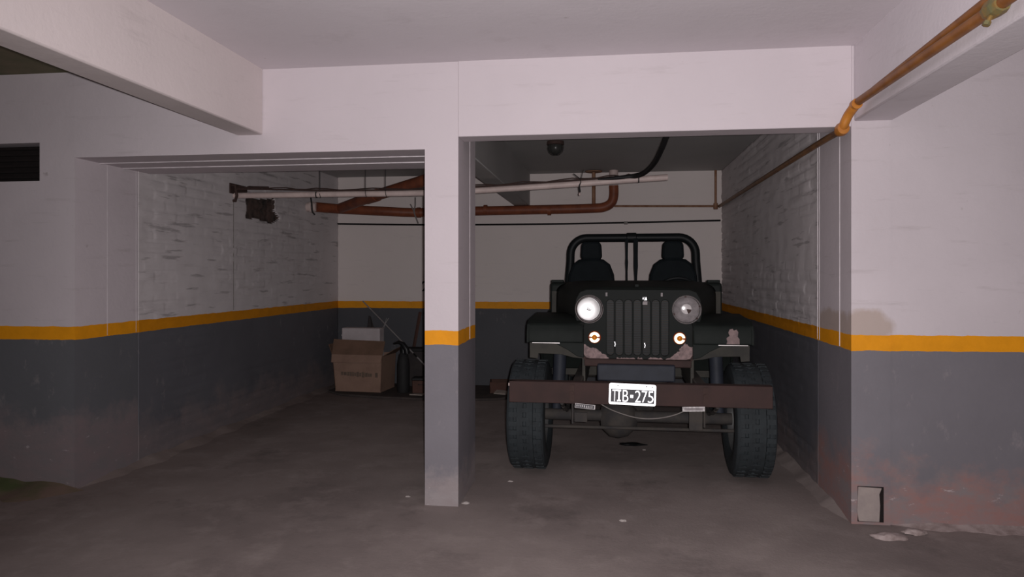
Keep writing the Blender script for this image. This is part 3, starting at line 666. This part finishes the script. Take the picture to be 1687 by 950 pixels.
# axles, diff, springs, frame
for y in (0, 2.08):
    a = MB(); a.tube([(-.62, y, TR), (.62, y, TR)], .038, 14); part(a, 'axle', 'under', smooth=True)
    a = MB(); a.lathe([(0, -.13), (.07, -.12), (.125, -.06), (.135, 0), (.12, .06), (.06, .12), (0, .13)], (-.12 if y == 0 else 0, y + .03, TR - .02), 'X', 24); part(a, 'differential', 'under', smooth=True)
a = MB(); a.tube([(-.60, -.22, .335), (.60, -.22, .34)], .011, 10); part(a, 'tie_rod', 'under', smooth=True)
for s in (-1, 1):
    a = MB(); a.box(s * .38 - .03, s * .38 + .03, -.42, 2.5, .56, .66); part(a, 'chassis_rail', 'under', bevel=.006)
    for y in (0, 2.08):
        for k in range(4):
            L = .46 - k * .09
            if k == 0: a = MB()
            a.tube([(s * .47, y - L, .53 - .10 * (1 - (L / .46) ** 2) if True else 0), (s * .47, y - L * .5, .45 - k * .008), (s * .47, y, .425 - k * .010), (s * .47, y + L * .5, .45 - k * .008), (s * .47, y + L, .53 - .10 * (1 - (L / .46) ** 2))], .012, 6)
        part(a, 'leaf_spring', 'under')
    a = MB(); a.tube([(s * .55, .05, .38), (s * .53, .04, .62)], .032, 14); a.tube([(s * .53, .04, .60), (s * .52, .04, .82)], .045, 14); part(a, 'shock_absorber', 'bluegrey', smooth=True)
# front bumper beam of rusty channel
b = MB(); b.box(-.80, .785, -.482, -.47, .532, .664); b.box(-.80, .785, -.47, -.40, .652, .664); b.box(-.80, .785, -.47, -.40, .532, .544)
bump_o = part(b, 'front_bumper', 'rustbar', bevel=.004)
for x in (-.405, .395):
    a = MB(); a.box(x - .014, x + .014, -.487, -.482, .545, .65); a.tube([(x, -.487, .60), (x, -.495, .60)], .012, 8); part(a, 'bolt_plate', 'grime', bump_o)
a = MB(); a.box(-.803, -.797, -.485, -.475, .635, .652); part(a, 'end_chip', 'pvc', bump_o)
for x in (-.405, .395):
    a = MB(); a.box(x - .006, x + .006, -.44, -.425, .40, .54); a.box(x + (.01 if x < 0 else -.09), x + (.09 if x < 0 else -.01), -.43, -.415, .38 + (.03 if x < 0 else 0), .54 if x > 0 else .47); part(a, 'hanger_bracket', 'under', bevel=.002)
# hose or cable sagging below the bumper
a = MB(); a.tube(smooth_path([(-.26, -.45, .548), (-.16, -.46, .495), (-.02, -.465, .455), (.10, -.465, .452), (.22, -.46, .478), (.33, -.45, .53)], 6), .0035, 8); part(a, 'sagging_cable', 'strap', smooth=True, label='thin cable sagging below the bumper')
# tags
a = MB(); t_ = Matrix.Translation((-.325, -.49, .520)) @ Matrix.Rotation(R(4.5), 4, 'Y'); a.box(-.062, .062, -.003, .003, -.014, .014, t_); tg = part(a, 'reflective_tag', 'plateblack', label='dark strip with a row of silver marks')
a = MB()
a.box(-.062, .062, -.0042, -.003, .0115, .014, t_); a.box(-.062, .062, -.0042, -.003, -.014, -.0115, t_); a.box(-.062, -.059, -.0042, -.003, -.014, .014, t_); a.box(.056, .062, -.0042, -.003, -.014, .014, t_)
for k in range(9): xx = -.052 + k * .0115; a.box(xx, xx + .005, -.0042, -.003, -.005 - .003 * (k > 3), .006, t_)
part(a, 'silver_marks', 'tag', tg)
a = MB(); t_ = Matrix.Translation((.325, -.49, .521)) @ Matrix.Rotation(R(-2), 4, 'Y'); a.box(-.066, .066, -.003, .003, -.014, .014, t_); tg = part(a, 'reflective_tag', 'tag', label='pale worn reflective strip')
a = MB(); a.box(-.055, .055, -.0042, -.003, -.008, .008, t_); part(a, 'faded_panel', 'greyrefl', tg)
# number plate
pc = Vector((-.038, -.492, .600)); tilt = Matrix.Translation(pc) @ Matrix.Rotation(R(1.6), 4, 'Y') @ Matrix.Rotation(R(-4), 4, 'X')
PW, PH = .141, .064
def plate_to(p): return tilt @ Vector((p.x, -p.z, p.y))
me = curve_plate('plate_panel', [rrect(-PW, PW, -PH, PH, .012)], .003, plate_to); npz = finish(me, 'number_plate', 'plateblack', V, 'white edged number plate')
me = curve_plate('plate_border', [rrect(-PW, PW, -PH, PH, .012), rrect(-PW + .011, PW - .010, -PH + .014, PH - .034, .004)], .003, lambda p: plate_to(Vector((p.x, p.y, p.z + .003)))); finish(me, 'border', 'platewhite', npz, 'bright white border')
me = text_mesh('TIB', .093, .0015, .84, 'CENTER', .003)
def putt(me, ox, oz, nm):
    for v in me.vertices: v.co = tilt @ (v.co + Vector((ox, -.004, oz)))
    return finish(me, nm, 'platewhite', npz)
bb = [v.co.x for v in me.vertices]
def fit(me, x0, x1, z0, z1):
    xs = [v.co.x for v in me.vertices]; zs = [v.co.z for v in me.vertices]
    for v in me.vertices:
        v.co.x = x0 + (v.co.x - min(xs)) / (max(xs) - min(xs)) * (x1 - x0); v.co.z = z0 + (v.co.z - min(zs)) / (max(zs) - min(zs)) * (z1 - z0)
    return me
ZL0, ZL1 = -.045, .025
cell = [('T', -.121, -.092), ('B', -.058, -.024), ('2', .016, .050), ('7', .056, .089), ('5', .093, .126)]
for ch, x0, x1 in cell: putt(fit(text_mesh(ch, .09, .0015, 1, 'CENTER', -.0008), x0, x1, ZL0, ZL1), 0, 0, 'letter')
a = MB(); a.box(-.084, -.076, -.0055, -.0025, ZL0, ZL1, tilt); a.box(-.091, -.069, -.0055, -.0025, ZL1 - .009, ZL1, tilt); a.box(-.091, -.069, -.0055, -.0025, ZL0, ZL0 + .009, tilt); part(a, 'letter', 'platewhite', npz)
a = MB(); a.box(-.012, .005, -.0055, -.0025, -.02, -.002, tilt); part(a, 'separator_dot', 'platewhite', npz)
for x, z in ((-.088, .051), (.085, .052), (.118, .051)):
    a = MB(); a.lathe([(0, -.0075), (.0045, -.0070), (.0045, -.004)], (0, 0, 0), 'Y', 10); a.v = [tuple(tilt @ (Vector(p) + Vector((x, 0, z)))) for p in a.v]; part(a, 'screw', 'greyrefl', npz)

# grille with seven slots
gx = 0.0
outline = [(-.335, .786), (-.31, .778), (.31, .778), (.335, .786), (.352, .81), (.352, .93), (.385, .985), (.405, 1.05), (.41, 1.11), (.40, 1.17), (.375, 1.215), (.33, 1.232), (-.33, 1.232), (-.375, 1.215), (-.40, 1.17), (-.41, 1.11), (-.405, 1.05), (-.385, .985), (-.352, .93), (-.352, .81)]
slots = []
for k in range(7):
    c = (k - 3) * .0585; slots.append(rrect(c - .0235, c + .0235, .802, 1.165, .022, 5))
HX, HZ = .312, 1.103
me = curve_plate('grille', [outline] + slots + [circ(-HX, HZ, .083), circ(HX, HZ, .083)], .012, lambda p: Vector((p.x, YG - p.z, p.y)), .004)
gr = finish(me, 'grille', 'grille', V, smooth=False)
a = MB(); a.box(-.352, .352, YG + .01, YG + .05, .77, .785); a.box(-.352, -.345, YG, YG + .09, .78, .93); a.box(.345, .352, YG, YG + .09, .78, .93); part(a, 'grille_lip', 'rustbar', gr)
for sx, zz in ((-.147, .876), (.045, .87)):
    a = MB(); a.prism([(sx - .004, zz + .016), (sx + .003, zz + .016), (sx + .007, zz), (sx + .004, zz - .017), (sx - .002, zz - .017), (sx + .001, zz)], YG - .014, YG - .008, 'Y'); part(a, 'silver_clip', 'platewhite', gr, bevel=.001)
a = MB(); a.box(.03, .062, YG - .010, YG - .004, 1.162, 1.186); bd = part(a, 'badge', 'platewhite', gr, bevel=.002)
a = MB(); a.box(.042, .047, YG - .012, YG - .0095, 1.168, 1.18); part(a, 'badge_mark', 'plateblack', bd)
a = MB(); a.box(.028, .064, YG - .009, YG - .004, 1.132, 1.156); part(a, 'badge_lower', 'greyrefl', gr, bevel=.002)
a = MB(); a.box(-.255, .255, YG + .07, YG + .13, .80, 1.19); part(a, 'radiator', 'blackpaint')
a = MB()
for k in range(24): a.box(-.25, .25, YG + .062, YG + .07, .81 + k * .0155, .814 + k * .0155)
part(a, 'radiator_fins', 'under')
for sx, ang in ((-.20, .5), (.155, -.5)):     # pale scratches on the slope of the hood nose: hood latches
    a = MB(); a.box(sx - .006, sx + .006, YG - .012, YG - .004, 1.188, 1.212, Matrix.Identity(4)); part(a, 'latch_scratch', 'greyrefl', gr)
# headlights
def headlight(sx, bright):
    x = sx * HX
    hb = MB(); hb.lathe([(.083, .06), (.085, -.012), (.090, -.022), (.094, -.018), (.095, -.004), (.093, .0)], (x, YG, HZ), 'Y', 44)
    h = part(hb, 'headlight', 'grime' if bright else 'chrome', smooth=True)
    a = MB(); a.lathe([(.0885, -.021), (.0915, -.0245), (.094, -.020), (.0945, -.014)], (x, YG, HZ), 'Y', 44); part(a, 'trim_ring', 'chrome', h, smooth=True)
    if bright:
        a = MB(); a.lathe([(.089, -.014), (.078, .004), (.074, .006)], (x, YG, HZ), 'Y', 44); part(a, 'inner_ring', 'greyrefl', h, smooth=True)
        a = MB(); a.lathe([(0, .008), (.035, .007), (.06, .0035), (.073, -.001)], (x - .006, YG, HZ), 'Y', 44); a.lathe([(0, .012), (.074, .006)], (x - .006, YG, HZ), 'Y', 44)
        part(a, 'reflector', 'reflector', h, smooth=True, label='silvered reflector glaring in the flash')
        a = MB()
        for k in (-1, 0, 1): a.tube([(x + k * .011 - .004, YG - .008, HZ - .012 + abs(k) * .006), (x + k * .011 + .003, YG - .008, HZ + .014 - abs(k) * .004)], .0028, 6)
        a.tube([(x - .014, YG - .008, HZ - .003), (x + .010, YG - .008, HZ - .012)], .0025, 6)
        part(a, 'bulb_filament', 'greyrefl', h)
    else:
        a = MB(); a.lathe([(.089, -.012), (.080, .010), (.062, .022), (.045, .030), (.035, .034), (.02, .036), (0, .036)], (x, YG, HZ), 'Y', 44); part(a, 'reflector', 'greyrefl', h, smooth=True, label='reflector bowl painted grey where it misses the flash')  # grey colour stands for a bowl tilted off the flash
        a = MB(); n = 30; ps = [(x + .0, HZ + .004)]
        for i in range(n + 1):
            an = R(-5) + R(295) * i / n; ps.append((x + .032 * math.cos(an), HZ + .004 + .032 * math.sin(an)))
        a.prism(ps, YG + .002, YG + .006, 'Y'); part(a, 'bulb_shield', 'bulbshield', h, 'pale round bulb shield with a dark notch')
        a = MB(); a.lathe([(0, .003), (.031, .004), (.031, .03)], (x + .001, YG + .004, HZ + .003), 'Y', 24); part(a, 'bulb_socket', 'grime', h)
        for an in (95, 200, 320, 15):
            a = MB(); c = Vector((x + .084 * math.cos(R(an)), YG - .016, HZ + .084 * math.sin(R(an)))); a.lathe([(0, -.006), (.006, -.004), (.006, .008)], c, 'Y', 8); part(a, 'ring_clip', 'grime', h)
    a = MB(); a.lathe([(.0885, -.016), (.07, -.027), (.04, -.034), (0, -.037)], (x, YG, HZ), 'Y', 44); part(a, 'lens', 'lens', h, smooth=True)
headlight(-1, True); headlight(1, False)
def marker(x, z, gap):
    a = MB(); a.lathe([(0, -.010), (.036, -.010), (.041, -.004), (.041, .004)], (x, YG - .006, z), 'Y', 30); k = part(a, 'marker_lamp', 'amberrim', smooth=True)
    a = MB()
    for a0, a1 in ((12, 168), (192, 348)) if gap else ((6, 174), (176, 340)):
        n = 20
        for r0, r1, in ((.0165, .0345),):
            vs = []
            for i in range(n + 1):
                an = R(a0 + (a1 - a0) * i / n)
                for r in (r0, r1): vs.append((x + r * math.cos(an), YG - .018, z + r * math.sin(an)))
            a.add(vs, [(2 * i, 2 * i + 1, 2 * i + 3, 2 * i + 2) for i in range(n)])
    part(a, 'reflector_ring', 'amberrefl', k, solid=.002)
    a = MB(); a.lathe([(.018, -.008), (.017, -.020), (.010, -.026), (0, -.028)], (x, YG - .008, z), 'Y', 20); part(a, 'amber_lens', 'amber', k, smooth=True)
marker(-.278, .918, True); marker(.268, .918, False)
# hood: lofted, wider and a little higher towards the cowl
secs = []
for i in range(9):
    t = i / 8; y = YG + .065 + t * .81; hw = .375 + .235 * t; zt = 1.236 + .034 * t - .012 * (1 - t) ** 4
    s = []
    for j in range(25):
        an = math.pi * j / 24; cx = math.cos(an); sz = math.sin(an)
        s.append(Vector((-hw * math.copysign(abs(cx) ** .32, cx), y, (zt - .16) + .16 * abs(sz) ** .38 + .010 * (1 - (cx) ** 2))))
    s = [Vector((s[0].x, y, zt - .28))] + s + [Vector((s[-1].x, y, zt - .28))]
    secs.append(s)
hd = MB(); hd.loft(secs, cap=False); hd_o = part(hd, 'hood', 'body', smooth=True, solid=.008)
a = MB(); a.box(-.012, .012, .0, .70, 1.232, 1.262, Matrix.Rotation(R(0), 4, 'X')); part(a, 'centre_hinge', 'body', hd_o)
a = MB(); a.prism([(YG - .004, 1.214), (YG - .002, 1.226), (YG + .01, 1.234), (YG + .08, 1.238), (YG + .08, 1.214)], -.345, .345, 'X'); part(a, 'nose_panel', 'body', bevel=.003)
# cowl + dash
a = MB(); a.prism([(.70, .62), (.70, 1.262), (.76, 1.272), (.92, 1.268), (.95, 1.20), (.95, .95), (.90, .62)], -.655, .655, 'X'); part(a, 'cowl', 'body', bevel=.02, seg=3)
for s in (-1, 1):
    a = MB(); a.box(s * .60 - .05, s * .60 + .045, .74, .80, 1.262, 1.288); part(a, 'windscreen_hinge', 'body', bevel=.005)
    # front fender
    prof = [(-.262, .885), (-.262, .955), (-.235, 1.005), (-.17, 1.03), (.30, 1.055), (.42, 1.03), (.58, .90), (.70, .70), (.70, .60), (.66, .60), (.55, .84), (.40, .985), (.28, 1.02), (-.16, 1.0), (-.215, .985), (-.238, .95), (-.240, .885)]
    xi, xo = s * .345, s * .71
    a = MB(); a.prism(prof, min(xi, xo), max(xi, xo), 'X')
    for v in range(len(a.v)):                 # the nose is cut back towards the grille and the outer corner is rounded
        x, y, z = a.v[v]
        a.v[v] = (x, y, z)
    fd = part(a, 'front_fender', 'body', bevel=.012, seg=3)
    # outer lip skirt
    lp = [(-.262, .885), (-.262, .955), (-.235, 1.005), (-.17, 1.03), (.30, 1.055), (.42, 1.03), (.58, .90), (.70, .70), (.70, .60), (.66, .60), (.52, .82), (.38, .93), (.25, .97), (-.12, .96), (-.20, .93), (-.235, .885)]
    a = MB(); a.prism(lp, s * .71 - .008, s * .71 + .008, 'X'); part(a, 'fender_skirt', 'body', fd, bevel=.003)
    a = MB(); a.box(min(s * .50, s * .68), max(s * .50, s * .68), -.266, -.258, .883, .887); part(a, 'fender_edge', 'chrome', fd, label='bright worn lower edge')
    # curved inner arch joining fender nose to the foot of the grille
    ar = [(.345, .79), (.39, .80), (.45, .84), (.52, .875), (.60, .893), (.60, .905), (.345, .99)]
    a = MB(); a.prism([(s * x, z) for x, z in ar], -.245, -.225, 'Y'); part(a, 'fender_web', 'body', fd, bevel=.003)
    # dusty inner panels behind the nose
    a = MB(); a.box(min(s * .34, s * .36), max(s * .34, s * .36), -.15, .70, .62, 1.02); part(a, 'inner_wing', 'inner')
    a = MB(); a.prism([(s * .36, .985), (s * .715, .99), (s * .715, .77), (s * .66, .765), (s * .655, .80), (s * .50, .795), (s * .42, .775), (s * .36, .77)], -.12, -.10, 'Y'); part(a, 'splash_panel', 'inner', bevel=.003)
# paint worn to primer on one fender corner
pa = [(.560, .892), (.640, .892), (.640, .925), (.628, .94), (.633, .968), (.622, .985), (.605, .978), (.598, .990), (.58, .985), (.572, .965), (.580, .945), (.560, .93), (.566, .91)]
a = MB(); a.prism([(q[0] - .012, q[1]) for q in pa], -.2655, -.2615, 'Y'); part(a, 'primer_patch', 'primer', fd, label='patch worn to pinkish primer')
# tub
a = MB(); a.box(-.64, .64, .90, 2.50, .60, .63); part(a, 'floor_pan', 'under')
for s in (-1, 1):
    pf = [(.90, .60), (.90, 1.25), (.99, 1.22), (1.04, .95), (1.12, .84), (1.50, .84), (1.58, .93), (1.62, 1.12), (1.72, 1.16), (2.50, 1.16), (2.50, .70), (2.42, .70), (2.38, .86), (2.24, .95), (1.92, .95), (1.78, .86), (1.72, .60)]
    a = MB(); a.prism(pf, s * .645 - .012, s * .645 + .012, 'X'); part(a, 'side_panel', 'body', bevel=.004)
    rf = [(1.74, .78), (1.86, .94), (1.96, .985), (2.22, .985), (2.32, .94), (2.44, .78), (2.42, .78), (2.30, .925), (2.21, .965), (1.97, .965), (1.87, .92), (1.76, .78)]
    a = MB(); a.prism(rf, min(s * .645, s * .80), max(s * .645, s * .80), 'X'); part(a, 'rear_fender', 'body', bevel=.004)
a = MB(); a.box(-.645, .645, 2.49, 2.51, .66, 1.15); part(a, 'tailgate', 'body', bevel=.004)
a = MB(); a.box(-.60, .60, .93, .96, 1.0, 1.22); part(a, 'dashboard', 'body', bevel=.01)
# seats
def seat(x):
    ol = [(-.205, .68), (.205, .68), (.215, 1.0), (.212, 1.20), (.200, 1.33), (.165, 1.42), (.11, 1.462), (.05, 1.475), (-.05, 1.475), (-.11, 1.462), (-.165, 1.42), (-.200, 1.33), (-.212, 1.20), (-.215, 1.0)]
    me = curve_plate('seat', [ol], .05, lambda p: Vector((x + p.x, 1.42 - p.z + (p.y - .68) * .10, p.y)), .025)
    s_ = finish(me, 'seat', 'blackvinyl', V, smooth=True)
    a = MB(); a.box(x - .22, x + .22, 1.00, 1.45, .62, .80); part(a, 'cushion', 'blackvinyl', s_, bevel=.04, seg=4)
    hr = rrect(-.092, .092, 1.455, 1.625, .045, 6); hr = [(q[0] * (1 + .05 * (1.54 - q[1]) / .08), q[1]) for q in hr]
    me = curve_plate('headrest', [hr], .05, lambda p: Vector((x + p.x, 1.50 - p.z, p.y)), .022); finish(me, 'headrest', 'blackvinyl', s_, smooth=True)
seat(-.365); seat(.345)
# roll bar
rb = MB(); zt = 1.668; hwid = .568
pts = [(-hwid - .035, 1.75, .64), (-hwid - .03, 1.75, 1.10), (-hwid, 1.75, 1.45)]
rr = .15
for i in range(9):
    an = R(180 - 90 * i / 8); pts.append((-hwid + rr + .002 + rr * math.cos(an), 1.75, zt - rr + rr * math.sin(an)))
pts += [(-x, y, z) for x, y, z in pts[::-1]]
rb.tube(pts, .038, 18); ro = part(rb, 'roll_bar', 'blackpaint', smooth=True)
a = MB(); a.lathe([(.038, -.045), (.046, -.04), (.046, .04), (.038, .045)], (-.008, 1.75, zt), 'X', 18); part(a, 'centre_clamp', 'blackpaint', ro, smooth=True)
for s in (-1, 1):
    a = MB(); a.tube([(s * (hwid + .01), 1.75, 1.40), (s * .60, 2.15, 1.14), (s * .60, 2.30, 1.0)], .028, 12); part(a, 'rear_brace', 'blackpaint', ro, smooth=True)
a = MB()
a.loft([[Vector((-.052 - w2, 1.70, z)), Vector((-.052 + w2, 1.70, z)), Vector((-.052 + w2, 1.704, z)), Vector((-.052 - w2, 1.704, z)), Vector((-.052 - w2, 1.70, z))] for z, w2 in ((1.66, .014), (1.55, .011), (1.48, .010), (1.44, .013), (1.36, .008), (1.26, .009), (.85, .012))]); part(a, 'seat_belt', 'blackvinyl')
a = MB()
a.loft([[Vector((.030 - w2, 1.70, z)), Vector((.030 + w2, 1.70, z)), Vector((.030 + w2, 1.704, z)), Vector((.030 - w2, 1.704, z)), Vector((.030 - w2, 1.70, z))] for z, w2 in ((1.66, .020), (1.5, .018), (1.40, .019), (1.32, .013), (1.24, .010), (.85, .012))]); part(a, 'seat_belt', 'blackvinyl')
# steering wheel
st = Matrix.Translation((.345, 1.02, 1.135)) @ Matrix.Rotation(R(-62), 4, 'X')
a = MB(); a.tube([st @ Vector((.19 * math.cos(2 * math.pi * k / 36), .19 * math.sin(2 * math.pi * k / 36), 0)) for k in range(37)], .013, 10, cap=False)
sw = part(a, 'steering_wheel', 'blackpaint', smooth=True)
for k in range(3):
    an = R(90 + 120 * k); a = MB(); a.tube([st @ Vector((0, 0, -.02)), st @ Vector((.19 * math.cos(an), .19 * math.sin(an), 0))], .009, 8); part(a, 'spoke', 'blackpaint', sw)
a = MB(); a.tube([st @ Vector((0, 0, -.03)), st @ Vector((0, 0, .02))], .035, 16); a.tube([st @ Vector((0, 0, 0)), (.345, .90, 1.08)], .018, 10); part(a, 'hub', 'blackpaint', sw)
# engine room and front crossmember
a = MB(); a.box(-.26, .24, -.20, -.13, .635, .745); part(a, 'front_crossmember', 'bluegrey', bevel=.01)
a = MB(); a.box(-.345, .345, -.16, -.12, .725, .785); part(a, 'lower_apron', 'rustbar', bevel=.006)
a = MB(); a.box(-.20, .20, .0, .62, .50, 1.10); part(a, 'engine_block', 'under', bevel=.03)
a = MB(); a.box(-.64, .64, .68, .71, .55, 1.2); part(a, 'firewall', 'inner')
a = MB(); a.lathe([(0, -.16), (.08, -.14), (.10, 0), (.08, .14), (0, .16)], (-.02, .35, .42), 'X', 20); part(a, 'oil_sump', 'under', smooth=True)
